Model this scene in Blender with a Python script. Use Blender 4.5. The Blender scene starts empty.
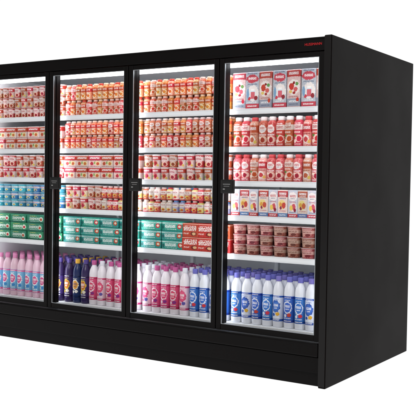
import bpy, bmesh, math, random
import numpy as np
from mathutils import Matrix, Vector
random.seed(7)
S=bpy.context.scene; C=S.collection
S.view_settings.view_transform='Standard'; S.view_settings.look='None'; S.view_settings.exposure=0

def lin(h):
    h=h.lstrip('#'); o=[]
    for i in (0,2,4):
        c=int(h[i:i+2],16)/255; o.append(c/12.92 if c<=.04045 else ((c+.055)/1.055)**2.4)
    return (*o,1)

# ------------------------------------------------------------ materials
def mat(name,col,rough=.5,spec=.5,metal=0,emit=None,es=0,bump=0,bscale=200,vary=0):
    m=bpy.data.materials.new(name); m.use_nodes=True; nt=m.node_tree; b=nt.nodes['Principled BSDF']
    b.inputs['Base Color'].default_value=lin(col) if isinstance(col,str) else (*col,1)
    b.inputs['Roughness'].default_value=rough; b.inputs['Specular IOR Level'].default_value=spec
    b.inputs['Metallic'].default_value=metal
    if emit: b.inputs['Emission Color'].default_value=lin(emit); b.inputs['Emission Strength'].default_value=es
    tc=nt.nodes.new('ShaderNodeTexCoord')
    if bump:
        n=nt.nodes.new('ShaderNodeTexNoise'); n.inputs['Scale'].default_value=bscale; n.inputs['Detail'].default_value=3
        nt.links.new(tc.outputs['Object'],n.inputs['Vector'])
        bp=nt.nodes.new('ShaderNodeBump'); bp.inputs['Strength'].default_value=bump; bp.inputs['Distance'].default_value=.002
        nt.links.new(n.outputs['Fac'],bp.inputs['Height']); nt.links.new(bp.outputs['Normal'],b.inputs['Normal'])
    if vary:
        n=nt.nodes.new('ShaderNodeTexNoise'); n.inputs['Scale'].default_value=2.5; n.inputs['Detail'].default_value=6
        nt.links.new(tc.outputs['Object'],n.inputs['Vector'])
        mr=nt.nodes.new('ShaderNodeMapRange'); mr.inputs['To Min'].default_value=rough-vary; mr.inputs['To Max'].default_value=rough+vary
        nt.links.new(n.outputs['Fac'],mr.inputs['Value']); nt.links.new(mr.outputs['Result'],b.inputs['Roughness'])
    return m

def paint(name,base,shapes,rough=.35,spec=.4,var=.10,speck=None,fine=1.0):
    """printed packaging: base colour plus ellipses/rects/lettering in object space"""
    m=bpy.data.materials.new(name); m.use_nodes=True; nt=m.node_tree; N=nt.nodes; L=nt.links
    b=N['Principled BSDF']; b.inputs['Roughness'].default_value=rough; b.inputs['Specular IOR Level'].default_value=spec
    tc=N.new('ShaderNodeTexCoord'); oi=N.new('ShaderNodeObjectInfo')
    sp=N.new('ShaderNodeSeparateXYZ'); L.new(tc.outputs['Object'],sp.inputs[0])
    def M(op,a,bb=None,c=None):
        n=N.new('ShaderNodeMath'); n.operation=op
        for i,v in enumerate((a,bb,c)):
            if v is None: continue
            if isinstance(v,(int,float)): n.inputs[i].default_value=v
            else: L.new(v,n.inputs[i])
        return n.outputs[0]
    x=sp.outputs['X']; z=sp.outputs['Z']
    # shift the noise per object so no two packs share the same outline
    off=N.new('ShaderNodeCombineXYZ'); L.new(M('MULTIPLY',oi.outputs['Random'],3.0),off.inputs[1])
    va=N.new('ShaderNodeVectorMath'); va.operation='ADD'; L.new(tc.outputs['Object'],va.inputs[0]); L.new(off.outputs[0],va.inputs[1])
    ns=N.new('ShaderNodeTexNoise'); ns.inputs['Scale'].default_value=120; ns.inputs['Detail'].default_value=2
    L.new(va.outputs[0],ns.inputs['Vector'])
    wob=M('MULTIPLY',M('SUBTRACT',ns.outputs['Fac'],.5),1.3)
    mp=N.new('ShaderNodeMapping'); mp.inputs['Scale'].default_value=(430*fine,0,190*fine)
    mp.inputs['Location'].default_value=(random.uniform(0,50),0,random.uniform(0,50))
    L.new(tc.outputs['Object'],mp.inputs['Vector'])
    gn=N.new('ShaderNodeTexNoise'); gn.inputs['Scale'].default_value=1; gn.inputs['Detail'].default_value=1
    L.new(mp.outputs[0],gn.inputs['Vector'])
    gl=M('MULTIPLY',M('GREATER_THAN',gn.outputs['Fac'],.47),.85)
    cur=None; basec=lin(base)
    sh=list(shapes)
    if shapes and speck: sh=[('v',0,0,1,1,speck)]+sh
    for s in sh:
        k,cx,cz,rx,rz,col=s
        if k=='v':
            mask=M('MULTIPLY',M('GREATER_THAN',ns.outputs['Fac'],.53),.6)
        else:
            if k=='g': rz=rz*.8; rx=rx*.92
            dx=M('MULTIPLY',M('SUBTRACT',x,cx),1/rx); dz=M('MULTIPLY',M('SUBTRACT',z,cz),1/rz)
            if k=='e':
                mask=M('LESS_THAN',M('ADD',M('ADD',M('MULTIPLY',dx,dx),M('MULTIPLY',dz,dz)),wob),1)
            else:
                mask=M('LESS_THAN',M('MAXIMUM',M('ABSOLUTE',dx),M('ABSOLUTE',dz)),1)
                if k=='g': mask=M('MULTIPLY',mask,gl)
        mx=N.new('ShaderNodeMix'); mx.data_type='RGBA'; L.new(mask,mx.inputs[0])
        if cur is None: mx.inputs[6].default_value=basec
        else: L.new(cur,mx.inputs[6])
        mx.inputs[7].default_value=lin(col); cur=mx.outputs[2]
    hs=N.new('ShaderNodeHueSaturation')
    if cur is None: hs.inputs['Color'].default_value=basec
    else: L.new(cur,hs.inputs['Color'])
    hs.inputs['Saturation'].default_value=1.0
    L.new(M('MULTIPLY_ADD',oi.outputs['Random'],var*.26,.505-var*.11),hs.inputs['Hue'])
    L.new(M('MULTIPLY_ADD',oi.outputs['Random'],-var*2.2,.97+var*.6),hs.inputs['Value'])
    L.new(hs.outputs[0],b.inputs['Base Color'])
    return m

BLACK=mat('black_powder_coat',(.0038,.003,.003),.42,.10,bump=.12,bscale=420,vary=.06)
SIDE=mat('black_side_panel',(.0044,.0030,.0028),.42,.03,bump=.10,bscale=380,vary=.08)
EDGE=mat('dark_edge_trim',(.008,.007,.007),.3,.2)
PLAST=mat('black_plastic',(.008,.008,.008),.45,.3)
WHITE=mat('white_enamel','#e6eaed',.4,.4)
LINER=mat('white_liner','#eceff1',.5,.3)
RAIL=mat('white_price_rail','#e8ebee',.3,.4)
STRIP=mat('led_strip','#ffffff',.5,.2,emit='#f4f8ff',es=11)
CANOPY=mat('led_canopy','#ffffff',.5,.2,emit='#f4f8ff',es=7)
SLED=mat('led_shelf','#ffffff',.5,.2,emit='#f8faff',es=3.4)
GASK=mat('silver_trim','#a4a9ad',.3,.5,metal=.6)
RED=mat('red_print','#c4181f',.5,.3)
PRINT=mat('white_print','#9a9a9a',.5,.2)

# ------------------------------------------------------------ mesh helpers
def bm_box(bm,x0,x1,y0,y1,z0,z1,mi=0,bev=0):
    r=bmesh.ops.create_cube(bm,size=1,matrix=Matrix.Translation(((x0+x1)/2,(y0+y1)/2,(z0+z1)/2))@Matrix.Diagonal((x1-x0,y1-y0,z1-z0,1)))
    fs=set(f for v in r['verts'] for f in v.link_faces)
    for f in fs: f.material_index=mi
    if bev:
        es=list(set(e for v in r['verts'] for e in v.link_edges))
        q=bmesh.ops.bevel(bm,geom=es,offset=bev,segments=2,profile=.5,affect='EDGES')
        for f in q['faces']: f.material_index=mi
def mesh_boxes(name,boxes,mats,bev=.002):
    bm=bmesh.new()
    for b in boxes: bm_box(bm,*b[:6],mi=(b[6] if len(b)>6 else 0),bev=(b[7] if len(b)>7 else bev))
    me=bpy.data.meshes.new(name); bm.to_mesh(me); bm.free()
    for m in mats: me.materials.append(m)
    return me
def lathe(name,prof,mats,seg=20,sq=0):
    bm=bmesh.new(); rings=[]
    def pt(r,a,z):
        c,s=math.cos(a),math.sin(a)
        if sq:
            k=(abs(c)**(2+sq)+abs(s)**(2+sq))**(-1/(2+sq)); return (r*c*k,r*s*k,z)
        return (r*c,r*s,z)
    for r,z in prof: rings.append([bm.verts.new(pt(r,2*math.pi*i/seg,z)) for i in range(seg)])
    for k in range(len(rings)-1):
        for i in range(seg):
            f=bm.faces.new((rings[k][i],rings[k][(i+1)%seg],rings[k+1][(i+1)%seg],rings[k+1][i])); f.smooth=True
    bm.faces.new(rings[-1]); bm.faces.new(list(reversed(rings[0])))
    me=bpy.data.meshes.new(name); bm.to_mesh(me); bm.free()
    for m in mats: me.materials.append(m)
    return me
def obj(name,me,parent=None,loc=(0,0,0)):
    o=bpy.data.objects.new(name,me); C.objects.link(o); o.location=loc
    if parent: o.parent=parent
    return o

# ------------------------------------------------------------ dimensions (metres)
H=2.05; W=.72; D=1.336; T=.048; NB=4; XL=-NB*W; ZT=1.960; ZB=.268
SHELF=[1.654,1.416,1.20,.98,.735]; DECK=.295; PF=.115

case=bpy.data.objects.new('refrigerated_display_case',None); C.objects.link(case)
case['label']='long black multi-door refrigerated display case with lit glass doors'; case['category']='display fridge'

p=obj('end_panel',mesh_boxes('end_panel',[(0.002,T,-.035,D,0,H)],[SIDE],.004),case)
obj('end_panel',mesh_boxes('end_panel_b',[(XL-T,XL-.002,-.035,D,0,H)],[SIDE],.004),case)
obj('panel_edge_trim',mesh_boxes('panel_edge_trim',[(.004,T-.004,-.041,-.036,.01,H-.005)],[EDGE],.0015),case)
head=obj('header_panel',mesh_boxes('header_panel',[(XL,0,-.022,.10,ZT+.006,H-.006),(XL,0,-.028,-.023,H-.016,H-.007),(XL,0,.026,.094,1.950,ZT+.004)],[BLACK],.002),case)  # last box is an added sill blocking light leaks between header and doors
obj('roof_panel',mesh_boxes('roof_panel',[(XL,0,.102,D,H-.06,H-.01)],[BLACK]),case)
obj('back_panel',mesh_boxes('back_panel',[(XL,0,.86,D-.01,.0,H-.062)],[BLACK]),case)
obj('liner',mesh_boxes('liner',[(XL,0,.80,.858,.22,H-.062),(XL,0,.102,.798,DECK-.05,DECK),(XL,0,.125,.798,1.975,H-.062),
   (-.02,0,.102,.798,DECK+.002,1.973),(XL,XL+.02,.102,.798,DECK+.002,1.973)],[LINER],.001),case)
obj('bumper_rail',mesh_boxes('bumper_rail',[(XL,0,-.042,.10,.180,ZB-.008)],[BLACK],.008),case)
obj('lower_panel',mesh_boxes('lower_panel',[(XL,0,-.026,.09,.085,.176)],[BLACK],.002),case)
obj('kick_plate',mesh_boxes('kick_plate',[(XL,0,.004,.09,.0,.083)],[BLACK],.002),case)
def text(name,body,size,m,loc,parent,ext=.0006):
    cu=bpy.data.curves.new(name,'FONT'); cu.body=body; cu.size=size; cu.extrude=ext; cu.align_x='CENTER'; cu.align_y='CENTER'
    to=bpy.data.objects.new('t',cu); C.objects.link(to); dg=bpy.context.evaluated_depsgraph_get()
    me=bpy.data.meshes.new_from_object(to.evaluated_get(dg)); bpy.data.objects.remove(to)
    me.transform(Matrix.Rotation(math.pi/2,4,'X')); me.materials.clear(); me.materials.append(m)
    return obj(name,me,parent,loc)
lg=text('logo_lettering','HUSSMANN',.021,RED,(-.075,-.0235,2.004),head)

for i in range(NB+1):
    x=-i*W; x0,x1=x-.026,x+.026
    if i==0: x0,x1=-.056,-.022
    if i==NB: x0,x1=XL+.022,XL+.056
    mu=obj('mullion',mesh_boxes('mullion',[(x0,x1,.03,.07,ZB+.03,1.948)],[BLACK]),case)
    obj('led_light',mesh_boxes('led_light',[(x0+.013,x1-.013,.072,.080,ZB+.05,1.93)],[STRIP],0),mu)
can=obj('canopy_light',mesh_boxes('canopy_light',[(XL+.07,-.07,.105,.140,1.924,1.947)],[CANOPY],0),case)

for b in range(NB):
    xa=-b*W-.004 if b else -.022; xb=-(b+1)*W+.004
    for s in SHELF:
        sh=obj('shelf',mesh_boxes('shelf',[(xb,xa,.112,.70,s-.014,s)],[WHITE],.001),case)
        obj('price_rail',mesh_boxes('price_rail',[(xb+.002,xa-.002,.098,.110,s-.032,s+.003),(xb+.002,xa-.002,.094,.0975,s-.030,s-.027),(xb+.002,xa-.002,.094,.0975,s-.003,s+.001)],[RAIL],.0010),sh)
        obj('shelf_light',mesh_boxes('shelf_light',[(xb+.02,xa-.02,.113,.125,s-.024,s-.016)],[SLED],0),sh)
for b in range(NB+1):
    x=min(max(-b*W,XL+.04),-.04)
    obj('shelf_upright',mesh_boxes('shelf_upright',[(x-.015,x+.015,.77,.798,DECK+.01,1.96)],[LINER],.002),case)

SW=.034
for b in range(NB):
    x1=-b*W-.003; x0=-(b+1)*W+.003
    d=bpy.data.objects.new('door',None); C.objects.link(d); d.parent=case
    y0,y1=-.022,.012; TR=.028; BR=.036
    obj('frame',mesh_boxes('door_frame',[(x0,x0+SW,y0,y1,ZB,ZT),(x1-SW,x1,y0,y1,ZB,ZT),
        (x0+SW,x1-SW,y0+.002,y1,ZT-TR,ZT),(x0+SW,x1-SW,y0+.002,y1,ZB,ZB+BR)],[BLACK],.003),d)
    g0,g1,h0,h1=x0+SW,x1-SW,ZB+BR,ZT-TR
    obj('gasket',mesh_boxes('door_gasket',[(g0,g0+.005,-.018,-.012,h0,h1),(g1-.005,g1,-.018,-.012,h0,h1),(g0+.005,g1-.005,-.018,-.012,h1-.004,h1),(g0+.005,g1-.005,-.018,-.012,h0,h0+.004)],[GASK],.001),d)
    hx=x0+.032
    hd=obj('handle',mesh_boxes('door_handle',[(hx,hx+.096,-.044,-.024,1.124,1.210,0,.006),(hx+.008,hx+.088,-.048,-.045,1.132,1.202,0,.0012)],[PLAST]),d)
    obj('handle_mark',mesh_boxes('handle_mark',[(hx+.022,hx+.074,-.0495,-.0485,1.180,1.183),(hx+.028,hx+.068,-.0495,-.0485,1.168,1.170),(hx+.022,hx+.036,-.0495,-.0485,1.148,1.154)],[PRINT],0),hd)

# ------------------------------------------------------------ products
def cap_mat(n,c): return mat(n,c,.35,.45)
kinds={}
def kind(key,name,parts,label,cat,group): kinds[key]=(name,parts,label,cat,group)
count=0
def put(key,x,y,z,rot=0):
    global count
    name,parts,label,cat,group=kinds[key]
    o=obj(name,parts[0][1],None,(x,y,z)); o.rotation_euler[2]=rot+random.uniform(-.08,.08)
    o['label']=label; o['category']=cat; o['group']=group
    for pn,me in parts[1:]: obj(pn,me,o)
    count+=1
    return o

MS=1.13
def milk(key,lc,accent,capcol,bodycol,desc):
    body=paint(key+'_plastic',bodycol,[],.3,.4,var=.03)
    prof=[(.031,0),(.0345,.004),(.0358,.025),(.0358,.17),(.0355,.195),(.0335,.212),(.029,.226),(.022,.239),(.017,.247),(.0155,.253),(.0155,.262)]
    prof=[(r,z*MS) for r,z in prof]
    l=[('r',0,.040,.05,.006,lc[1]),('r',0,.170,.05,.005,lc[1]),
        ('e',0,.116,.027,.034,lc[2]),('e',.001,.116,.022,.027,lc[3]),('g',0,.122,.018,.009,lc[4]),('g',0,.106,.012,.004,lc[4]),('e',.012,.074,.012,.010,accent),('e',-.013,.070,.009,.009,lc[2]),('g',0,.056,.026,.004,lc[4]),('g',0,.041,.026,.004,lc[4]),('g',0,.169,.024,.003,lc[4]),('g',0,.155,.020,.003,lc[2])]
    l=[(k,a,b*MS,c,d*MS,e) for k,a,b,c,d,e in l]
    lab=paint(key+'_label',lc[0],l,.4,.3,.07)
    bm=lathe(key,prof,[body],24)
    lm=lathe(key+'_l',[(.0355,.032*MS),(.0366,.034*MS),(.0366,.174*MS),(.0362,.177*MS)],[lab],24)
    cm=lathe(key+'_c',[(.0175,.253*MS),(.0185,.255*MS),(.0185,.278*MS),(.017,.281*MS)],[cap_mat(key+'_cap',capcol)],16)
    kind(key,'milk_bottle',[('b',bm),('bottle_label',lm),('bottle_cap',cm)],desc,'bottle','milk bottles on the bottom deck')
milk('mb_blue',['#3a78c6','#1f4fa3','#e9eef8','#3b79d0','#ffffff'],'#d03a4c','#6464b4','#e6e9f0','white plastic milk bottle with blue label and violet cap')
milk('mb_navy',['#d9e1f2','#2b58b0','#2a56ad','#3d70c8','#ffffff'],'#e8b13a','#7068b0','#e6e9f0','white milk bottle with navy round emblem and violet cap')
milk('mb_pink',['#dc4c86','#b82a68','#f6e4ec','#dc3c78','#ffffff'],'#8a2b86','#b8528a','#ece6ec','white plastic milk bottle with pink label and pink cap')
milk('mb_white',['#efcbdc','#cc4480','#d8417b','#e9588c','#ffffff'],'#5b58a8','#dcdce4','#ece6ec','white milk bottle with rose emblem and white cap')
milk('mb_dark',['#3c2a66','#231743','#e8c23c','#d0642c','#ffffff'],'#f0e6d0','#4a3a80','#2e2250','dark violet drink bottle with yellow round label')
milk('mb_orange',['#20325e','#101c40','#f0ece0','#e09a30','#1c3a78'],'#f2efe8','#d9a63a','#1d2c58','dark blue drink bottle with cream label and amber cap')
milk('mb_sky',['#7cbce0','#e070a6','#f7f3f6','#da5594','#ffffff'],'#3f8fcf','#d486b0','#e8c6d6','pale pink drink bottle with sky blue label')

def drink(key,base,shapes,cap,desc,h=.165,r=.032,spk=None):
    s=h/.165; q=r/.032
    m=paint(key+'_sleeve',base,[(k,a*q,b*s,c*q,d*s,e) for k,a,b,c,d,e in shapes],.3,.45,.16,spk)
    prof=[(r*.85,0),(r*.98,.004),(r,.02*s),(r*.97,.055*s),(r*.97,.075*s),(r,.10*s),(r*.99,.128*s),(r*.78,.14*s),(r*.55,.145*s)]
    bm=lathe(key,prof,[m],18,.8)
    cm=lathe(key+'_c',[(r*.64,.143*s),(r*.70,.145*s),(r*.70,.162*s),(r*.60,.165*s)],[cap_mat(key+'_cap',cap)],14)
    kind(key,'yogurt_drink',[('b',bm),('bottle_cap',cm)],desc,'bottle','small yogurt drinks on the shelves')
D1=[('r',0,.105,.05,.014,'#eedbd6'),('g',0,.105,.024,.010,'#b01c2c'),('e',.008,.045,.022,.020,'#f0c4ba'),('e',.010,.043,.014,.014,'#c8202a'),('g',-.004,.078,.024,.006,'#ffe9e4'),('e',-.016,.03,.01,.01,'#f4dccf'),('g',0,.014,.026,.004,'#f7e0dc'),('g',0,.125,.022,.003,'#ffffff'),('e',-.016,.060,.009,.007,'#5d8a3a')]
D2=[('r',0,.10,.05,.020,'#c2323a'),('g',0,.102,.025,.010,'#ffffff'),('e',-.006,.042,.024,.022,'#f4e6de'),('e',-.004,.040,.015,.014,'#cc4448'),('g',0,.016,.028,.005,'#fbe9e6'),('g',0,.070,.026,.004,'#98222e'),('e',.018,.028,.009,.010,'#e8b860'),('g',0,.128,.02,.003,'#ffffff')]
D3=[('e',0,.098,.025,.022,'#f2e4e0'),('g',0,.102,.019,.009,'#c22532'),('g',0,.088,.016,.003,'#4c5c90'),('e',.006,.04,.024,.020,'#ecc0b2'),('e',.004,.038,.014,.014,'#a01c26'),('g',0,.066,.028,.005,'#ffffff'),('e',-.018,.05,.009,.008,'#f2dccc'),('g',0,.014,.026,.004,'#ffffff')]
D4=[('r',0,.10,.05,.018,'#cc3c34'),('g',0,.102,.025,.009,'#fff3e6'),('e',0,.042,.024,.024,'#f9e3c0'),('e',.004,.040,.015,.015,'#e67f38'),('g',0,.014,.028,.005,'#ffffff'),('g',0,.072,.026,.004,'#ffffff'),('e',-.014,.05,.009,.009,'#c03a34')]
WR=.0315
drink('dr_red','#cf4240',D1,'#ebe6e6','red drinking yogurt bottle with strawberry print and white cap',.190,WR,'#b02c34')
drink('dr_pink','#de8078',D2,'#c23a3e','coral drinking yogurt bottle with red brand band and red cap',.187,WR,'#ecb2a6')
drink('dr_rose','#c0403f',D3,'#e6d8d6','deep red drinking yogurt bottle with white oval label',.190,WR,'#dc7a74')
drink('ds_red','#cf4c4a',D1,'#e6d8d6','red drinking yogurt bottle with strawberry print and pale cap',.170,WR,'#e28a84')
drink('ds_pink','#e49a92',D2,'#eae2e0','pink drinking yogurt bottle with red brand band and white cap',.170,WR,'#f0c8be')
drink('ds_rose','#c24a4a',D3,'#c84448','deep red drinking yogurt bottle with white oval label and red cap',.170,WR,'#de9088')
drink('dt_orange','#e2713a',D4,'#ecc8a8','short orange yogurt bottle with red band and pale cap',.112,.0245,'#efa068')
drink('dt_peach','#e89670',D4,'#cc4636','short peach yogurt bottle with red band and red cap',.112,.0245,'#f4c49c')
drink('dt_red','#cc4638',D1,'#e6bfb2','short red yogurt bottle with white band',.112,.0245,'#e47e66')
drink('du_orange','#e07646',D4,'#e6c4b0','short orange yogurt bottle with fruit print',.099,.0245,'#efa276')
drink('du_peach','#e49478',D2,'#e9d3ca','short peach yogurt bottle with red brand band',.099,.0245,'#f0c0aa')
drink('du_red','#c63e3c',D3,'#dcc0bc','short red yogurt bottle with white oval label',.099,.0245,'#e07a70')
D5=[('r',0,.10,.05,.020,'#efe4e0'),('g',0,.102,.025,.010,'#b4283a'),('e',0,.042,.022,.020,'#f0cb60'),('e',.006,.040,.013,.013,'#c8343c'),('r',0,.008,.05,.008,'#c03a44'),('g',0,.070,.026,.004,'#ffffff'),('e',-.016,.030,.008,.008,'#7a4a98')]
drink('dv_red','#c4383a',D5,'#dcc0bc','short red yogurt bottle with yellow fruit print and pale cap',.084,.0245,'#e07470')
drink('dv_yellow','#ebcb78',D5,'#c43c46','short yellow yogurt bottle with berry print and red cap',.084,.0245,'#f2e2b0')
drink('dv_blue','#b9b4d4',D5,'#5f8fc4','short pale blue yogurt bottle with fruit print and blue cap',.084,.0245,'#98a8d0')
drink('dv_white','#ecdcd4',D5,'#e8e0dc','short white yogurt bottle with berry print and white cap',.084,.0245,'#e6b4ac')

def cup(key,base,shapes,desc,h=.086,r=.033,lid='#e6e2e2',spk=None,name='yogurt_cup',cat='yogurt cup',grp='yogurt cups stacked on the shelves'):
    yc=name=='yogurt_cup'
    s=h/.078 if yc else 1
    q=r/.036 if yc else 1
    m=paint(key+'_cup',base,[(k,a*q,b*s,c*q,d*s,e) for k,a,b,c,d,e in shapes],.35,.4,.16,spk)
    bm=lathe(key,[(r*.84,0),(r*.87,.003),(r*.97,h*.86),(r*1.0,h*.88),(r*1.0,h*.93)],[m],20,.4 if yc else 0)
    lm=lathe(key+'_l',[(r*1.03,h*.935),(r*1.05,h*.95),(r*1.04,h*.985),(r*.9,h)],[cap_mat(key+'_lid',lid)],20,.4 if yc else 0)
    kind(key,name,[('b',bm),('cup_lid',lm)],desc,cat,grp)
SR=[('r',0,.050,.05,.012,'#f0dedb'),('g',0,.050,.026,.008,'#b4182a'),('e',.004,.020,.022,.016,'#f0bcae'),('e',.008,.018,.012,.010,'#a01824'),('g',0,.034,.03,.003,'#ffffff'),('g',0,.066,.026,.003,'#ffffff'),('e',-.018,.016,.008,.008,'#e9c46a')]
SWh=[('r',0,.056,.05,.012,'#c4343c'),('g',0,.056,.026,.007,'#ffffff'),('e',.0,.026,.020,.016,'#e07870'),('e',.004,.024,.012,.011,'#b01c2a'),('g',0,.040,.028,.003,'#8c2a3c'),('g',0,.008,.026,.003,'#c6283a'),('e',-.018,.022,.008,.008,'#8fb060'),('e',.020,.012,.007,.007,'#e8c460')]
cup('cu_red','#c43238',SR,'red yogurt cup with white lettering band',lid='#d2bebc',spk='#de706c')
cup('cu_white','#efe0dc',SWh,'white yogurt cup with red band and berry print',lid='#dfd6d4',spk='#eebeb8')
cup('cu_cream','#efe0b8',SWh,'cream yogurt cup with red band and fruit print',lid='#dfd6d4',spk='#f2ecd8')
cup('cv_red','#b03234',SR,'red yogurt jar with white lettering band',h=.078,r=.031,lid='#bd9690',spk='#d0706a')
cup('cv_white','#e8d0c8',SWh,'white yogurt jar with red band and berry print',h=.078,r=.031,lid='#bd9690',spk='#e2a8a0')
cup('cw_teal','#2f9fb8',[('r',0,.050,.05,.010,'#dbe8ec'),('g',0,.050,.026,.007,'#1d6f96'),('e',.0,.022,.019,.013,'#d0e6ea'),('e',.004,.020,.010,.008,'#e6c040')],'low turquoise tub with pale band and yellow accent',h=.056,r=.036,lid='#8fc4d0',spk='#62bccb')
cup('cw_blue','#3078b4',[('r',0,.050,.05,.010,'#e1e6ee'),('g',0,.050,.026,.007,'#c23a50'),('e',.0,.022,.019,.013,'#f2d66a'),('e',.004,.020,.010,.008,'#2060a0')],'low blue tub with yellow print',h=.056,r=.036,lid='#a4cbd8',spk='#52a0cc')
cup('tub','#a0464c',[('r',0,.034,.08,.010,'#dcb0a6'),('g',0,.034,.035,.007,'#7c1f28'),('e',.012,.016,.015,.009,'#6c1a22'),('e',-.02,.015,.014,.009,'#d09a90'),('g',0,.050,.04,.003,'#f0dcd6')],'round dessert tub with reddish brown label and pale lid',h=.063,r=.045,lid='#c4aaa8',spk='#c67c76',name='dessert_tub',cat='dessert tub',grp='dessert tubs stacked on a shelf')
def carton(key,w,h,d,base,shapes,desc,nm='food_carton',cat='carton',grp='cartons on the shelves',spk=None,h0=None,w0=None,fine=1.0):
    s=h/(h0 or h); q=w/(w0 or w)
    m=paint(key+'_print',base,[(k,a*q,b*s,c*q,dd*s,e) for k,a,b,c,dd,e in shapes],.4,.35,.12,spk,fine)
    kind(key,nm,[('b',mesh_boxes(key,[(-w/2,w/2,-d/2,d/2,0,h)],[m],.003))],desc,cat,grp)
carton('ca_a',.094,.232,.075,'#d9b4b4',[('r',0,.192,.05,.018,'#bd3f48'),('g',0,.194,.036,.010,'#ffffff'),('g',0,.174,.030,.003,'#f4d0d0'),('e',0,.115,.042,.044,'#f0e6e2'),('e',-.014,.120,.017,.020,'#c8323c'),('e',.014,.104,.014,.013,'#d8606c'),('e',.022,.134,.011,.010,'#6f9a52'),('e',-.020,.090,.011,.009,'#e8c070'),('e',.002,.140,.008,.008,'#8a1e2c'),('e',.004,.084,.010,.008,'#a8303c'),('r',0,.030,.05,.022,'#9aa0ae'),('g',0,.036,.036,.007,'#ffffff'),('g',0,.020,.034,.003,'#30466e'),('g',0,.062,.036,.004,'#8c2334'),('e',.028,.046,.010,.012,'#cc2f39')],'broad pink and silver carton with red banner and fruit',spk='#ead0cc',h0=.215,w0=.092)
carton('ca_b',.094,.232,.075,'#aab0ba',[('e',0,.176,.042,.024,'#c2444c'),('g',0,.178,.030,.009,'#ffffff'),('g',0,.206,.036,.004,'#30466e'),('e',.006,.092,.038,.046,'#e8e0dc'),('r',.004,.084,.017,.028,'#d4e0ea'),('r',.004,.080,.014,.020,'#d0646a'),('r',.004,.112,.012,.006,'#f4f2ee'),('e',.026,.064,.012,.013,'#8e2a2c'),('e',-.020,.062,.010,.010,'#c83c40'),('e',-.030,.090,.009,.030,'#7a9cbe'),('r',0,.018,.05,.013,'#c2444c'),('g',0,.018,.036,.005,'#ffffff'),('g',0,.144,.036,.004,'#30466e'),('g',0,.040,.034,.003,'#ffffff')],'broad grey blue carton with red oval emblem and jug print',spk='#c8c6cc',h0=.215,w0=.092)
carton('ca_c',.066,.170,.070,'#ead8d2',[('r',0,.128,.05,.016,'#bd3f48'),('g',0,.130,.032,.008,'#ffffff'),('g',0,.117,.028,.003,'#ffffff'),('e',-.006,.07,.028,.026,'#f0d48c'),('e',.010,.066,.016,.016,'#c8443e'),('e',-.016,.070,.012,.012,'#e09a48'),('e',-.014,.052,.009,.009,'#8e2f5a'),('r',0,.014,.05,.010,'#6388b4'),('g',0,.014,.03,.004,'#ffffff'),('g',0,.104,.03,.003,'#42507c'),('g',0,.036,.03,.003,'#b93545')],'cream carton with red banner and fruit print',spk='#ecc4bc',h0=.15,w0=.08)
carton('ca_d',.066,.170,.070,'#c0c6d2',[('e',0,.115,.034,.024,'#f0e6e4'),('g',0,.118,.026,.008,'#c22d3c'),('g',0,.104,.020,.003,'#42507c'),('e',.004,.058,.028,.026,'#ecd8d4'),('e',.008,.060,.016,.016,'#cc5460'),('e',-.012,.054,.013,.014,'#eac85c'),('e',.018,.042,.010,.010,'#8e2030'),('r',0,.012,.05,.009,'#c2444c'),('g',0,.012,.03,.004,'#ffffff'),('g',0,.086,.03,.003,'#c22d3c'),('g',0,.030,.03,.003,'#42507c')],'pale blue carton with pink fruit print',spk='#dcc4ca',h0=.15,w0=.08)
BG='multipack boxes stacked on a shelf'
carton('bx_teal',.168,.062,.12,'#26907f',[('r',0,.050,.09,.004,'#bfe3da'),('g',-.016,.030,.048,.014,'#f4faf6'),('e',.060,.030,.019,.016,'#c02f39'),('e',.062,.030,.011,.008,'#f2d9c4'),('e',-.074,.024,.008,.012,'#155f5c'),('g',-.01,.010,.05,.0025,'#d8efe6'),('g',0,.050,.06,.002,'#155f5c')],'flat teal multipack box with white lettering','multipack_box','food box',BG,'#46a898',fine=.6)
carton('bx_green',.168,.062,.12,'#2c845e',[('g',-.012,.032,.052,.013,'#eef7ee'),('e',.058,.030,.020,.017,'#d8e9da'),('e',.058,.028,.012,.010,'#c23a3a'),('r',0,.006,.09,.004,'#0f5f4a'),('g',-.01,.014,.05,.0025,'#d8efe6'),('g',-.02,.052,.04,.0025,'#f2d87a')],'flat green multipack box with white lettering','multipack_box','food box',BG,'#4c9e78',fine=.6)
carton('bx_red',.135,.090,.12,'#bf232c',[('g',0,.058,.058,.022,'#fdf2ee'),('e',.030,.022,.026,.014,'#7a1c20'),('e',.034,.022,.015,.009,'#e8b48a'),('g',-.03,.022,.024,.006,'#f6d9d2'),('r',0,.086,.07,.002,'#f2b8a8')],'red dessert multipack box with large white lettering','multipack_box','food box',BG,'#ce4448',fine=.38)
carton('bx_redw',.110,.084,.11,'#ead4d2',[('r',0,.062,.07,.015,'#c2343c'),('g',0,.064,.046,.008,'#ffffff'),('e',-.026,.026,.022,.017,'#f0c8b8'),('e',.026,.026,.022,.017,'#f0dca8'),('e',-.024,.024,.014,.012,'#c03038'),('e',.028,.024,.013,.011,'#d0603c'),('g',0,.006,.05,.003,'#8a2a3c'),('g',0,.044,.05,.003,'#8a2a3c'),('e',0,.030,.007,.010,'#8fb060')],'white and red yogurt multipack sleeve','multipack_box','food box',BG,'#eab4b0')

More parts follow.
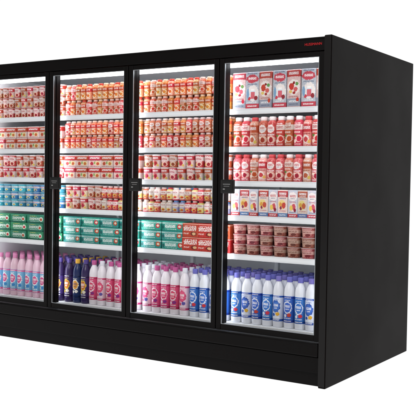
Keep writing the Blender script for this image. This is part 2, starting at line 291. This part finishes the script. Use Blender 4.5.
def row(x_hi,x_lo,z,seq,pitch,depth,stack=1,sh=0,rows=2,dy=None,pick=False):
    n=max(1,int(round((x_hi-x_lo)/pitch))); p=(x_hi-x_lo)/n
    for j in range(rows):
        for i in range(n):
            x=x_hi-p*(i+.5)
            y=PF+.008+depth/2+j*(dy or depth*1.04)+(random.uniform(0,.008) if pick else 0)
            for s in range(stack):
                k=seq(i,n) if callable(seq) else (random.choice(seq) if pick else seq[i%len(seq)])
                put(k,x+random.uniform(-.0012,.0012),y+random.uniform(0,.006),z+s*sh+.0008)
def bx(b): return (-b*W-.008 if b else -.030), -(b+1)*W+.008
R1,R2,R3,R4,R5=SHELF
a,c=bx(0)
row(a,c,R1,['ca_a','ca_b'],.098,.075,rows=2)
row(a,c,R2,['dr_red','dr_rose','dr_red','dr_pink'],.0645,.064,rows=3,pick=True)
row(a,c,R3,['ds_rose','ds_pink','ds_rose','ds_red'],.0645,.064,rows=3,pick=True)
row(a,c,R4,['ca_c','ca_d'],.069,.07,rows=2)
row(a,c,R5,['tub'],.097,.094,stack=3,sh=.0635,rows=2)
row(a,c,DECK,lambda i,n:'mb_navy' if i%3==1 else 'mb_blue',.0742,.0735,rows=5)
a,c=bx(1); mid=(a+c)/2+.0
row(a,c,R1,['dt_orange','dt_red','dt_peach','dt_orange','dt_red'],.051,.051,stack=2,sh=.113,rows=2,pick=True)
row(a,c,R2,['du_red','du_orange','du_red','du_peach'],.051,.051,stack=2,sh=.100,rows=2,pick=True)
row(a,c,R3,['cu_red','cu_white','cu_red'],.070,.070,stack=2,sh=.0865,rows=2,pick=True)
row(a,c,R4,['dv_red','dv_white','dv_red','dv_yellow','dv_white','dv_red','dv_blue'],.051,.051,stack=2,sh=.085,rows=2,pick=True)
row(a,mid,R5,['bx_red'],.135,.12,stack=2,sh=.091,rows=1)
row(mid,c,R5,['bx_teal'],.17,.12,stack=3,sh=.0625,rows=1)
# the first red stack stands behind the door stile, so the red block starts one box further on
row(a,c,DECK,lambda i,n:('mb_navy' if i%3==1 else 'mb_blue') if i<n*.38 else ('mb_white' if i%4==0 else 'mb_pink'),.0742,.0735,rows=5)
a,c=bx(2); mid=(a+c)/2
row(a,c,R1,['dt_peach','dt_orange','dt_red'],.051,.051,stack=2,sh=.113,rows=2,pick=True)
row(a,c,R2,['du_orange','du_peach','du_orange','du_red'],.051,.051,stack=2,sh=.100,rows=2,pick=True)
row(a,c,R3,['bx_redw'],.112,.11,stack=2,sh=.085,rows=1)
row(a,mid,R4,['dv_white','dv_red','dv_yellow','dv_red'],.051,.051,stack=2,sh=.085,rows=2,pick=True)
row(mid,c,R4,['cu_red','cu_white','cu_cream'],.070,.070,stack=2,sh=.0865,rows=2,pick=True)
row(a,c,R5,['bx_teal'],.17,.12,stack=3,sh=.0625,rows=1)
row(a,c,DECK,lambda i,n:('mb_pink' if i%4 else 'mb_white') if i<n*.56 else ('mb_orange' if i%2 else 'mb_dark'),.0742,.0735,rows=5)
a,c=bx(3); mid=(a+c)/2
row(a,c,R1,['cv_red','cv_red','cv_white'],.066,.066,stack=3,sh=.0785,rows=2,pick=True)
row(a,c,R2,['bx_redw'],.112,.11,stack=2,sh=.085,rows=1)
row(a,c,R3,['cu_white','cu_red'],.070,.070,stack=2,sh=.0865,rows=2,pick=True)
row(a,c,R4,['cw_teal','cw_teal','cw_blue'],.077,.077,stack=3,sh=.0565,rows=2,pick=True)
row(a,c,R5,['bx_green'],.17,.12,stack=3,sh=.0625,rows=1)
row(a,c,DECK,lambda i,n:'mb_dark' if i<2 else 'mb_sky',.0742,.0735,rows=5)

# ------------------------------------------------------------ studio surround
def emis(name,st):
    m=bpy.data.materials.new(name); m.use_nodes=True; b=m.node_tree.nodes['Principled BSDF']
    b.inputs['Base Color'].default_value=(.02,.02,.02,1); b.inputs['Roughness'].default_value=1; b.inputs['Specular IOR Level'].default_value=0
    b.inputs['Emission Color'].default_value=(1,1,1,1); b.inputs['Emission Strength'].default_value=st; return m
bm=bmesh.new(); vs=[bm.verts.new(v) for v in ((-30,-8,0),(30,-8,0),(30,8,0),(-30,8,0))]; bm.faces.new(vs)
me=bpy.data.meshes.new('ground'); bm.to_mesh(me); bm.free(); me.materials.append(emis('glowing_white_floor',1.0))  # floor is white by its own emission, in place of light falling on it
g=obj('ground',me,None,(0,0,-.002)); g['kind']='structure'; g['label']='seamless self-glowing white studio floor'
bm=bmesh.new(); prev=None
for i in range(9):
    an=math.pi/2*i/8; y=8.0+2*math.sin(an); z=2*(1-math.cos(an))
    cur=[bm.verts.new((-30,y,z)),bm.verts.new((30,y,z))]
    if prev: bm.faces.new((prev[0],prev[1],cur[1],cur[0]))
    prev=cur
cur=[bm.verts.new((-30,10,14)),bm.verts.new((30,10,14))]; bm.faces.new((prev[0],prev[1],cur[1],cur[0]))
me=bpy.data.meshes.new('backdrop'); bm.to_mesh(me); bm.free(); me.materials.append(emis('glowing_white_backdrop',1.0))  # emission makes the backdrop white; no lamp lights it
g=obj('backdrop',me,None,(0,0,-.002)); g['kind']='structure'; g['label']='seamless self-glowing white studio backdrop'

w=bpy.data.worlds.new('World'); S.world=w; w.use_nodes=True
w.node_tree.nodes['Background'].inputs[0].default_value=(1,.98,.97,1); w.node_tree.nodes['Background'].inputs[1].default_value=.25
def area(name,loc,tgt,size,power,col=(1,1,1)):
    l=bpy.data.lights.new(name,'AREA'); l.shape='SQUARE'; l.size=size; l.energy=power; l.color=col
    o=bpy.data.objects.new(name,l); C.objects.link(o); o.location=loc
    o.rotation_euler=(Vector(tgt)-Vector(loc)).to_track_quat('-Z','Y').to_euler()
area('front_fill_light',(0.0,-5.0,4.4),(-1.2,0,1.0),2.5,165,(1,.98,.96))  # added fill from the front, stands for no visible lamp

yaw,pitch,roll=.5726,-.0363,.015
f=Vector((-math.sin(yaw)*math.cos(pitch),math.cos(yaw)*math.cos(pitch),math.sin(pitch)))
r=Vector((math.cos(yaw),math.sin(yaw),0)); u=r.cross(f)
r2=math.cos(roll)*r+math.sin(roll)*u; u2=-math.sin(roll)*r+math.cos(roll)*u
cam=bpy.data.cameras.new('camera'); cam.sensor_width=36; cam.lens=36*843.85/420; cam.clip_end=200
co=bpy.data.objects.new('camera',cam); C.objects.link(co)
co.matrix_world=Matrix((( r2.x,u2.x,-f.x,2.1073),(r2.y,u2.y,-f.y,-4.49),(r2.z,u2.z,-f.z,1.2098),(0,0,0,1)))
S.camera=co
print('products',count)
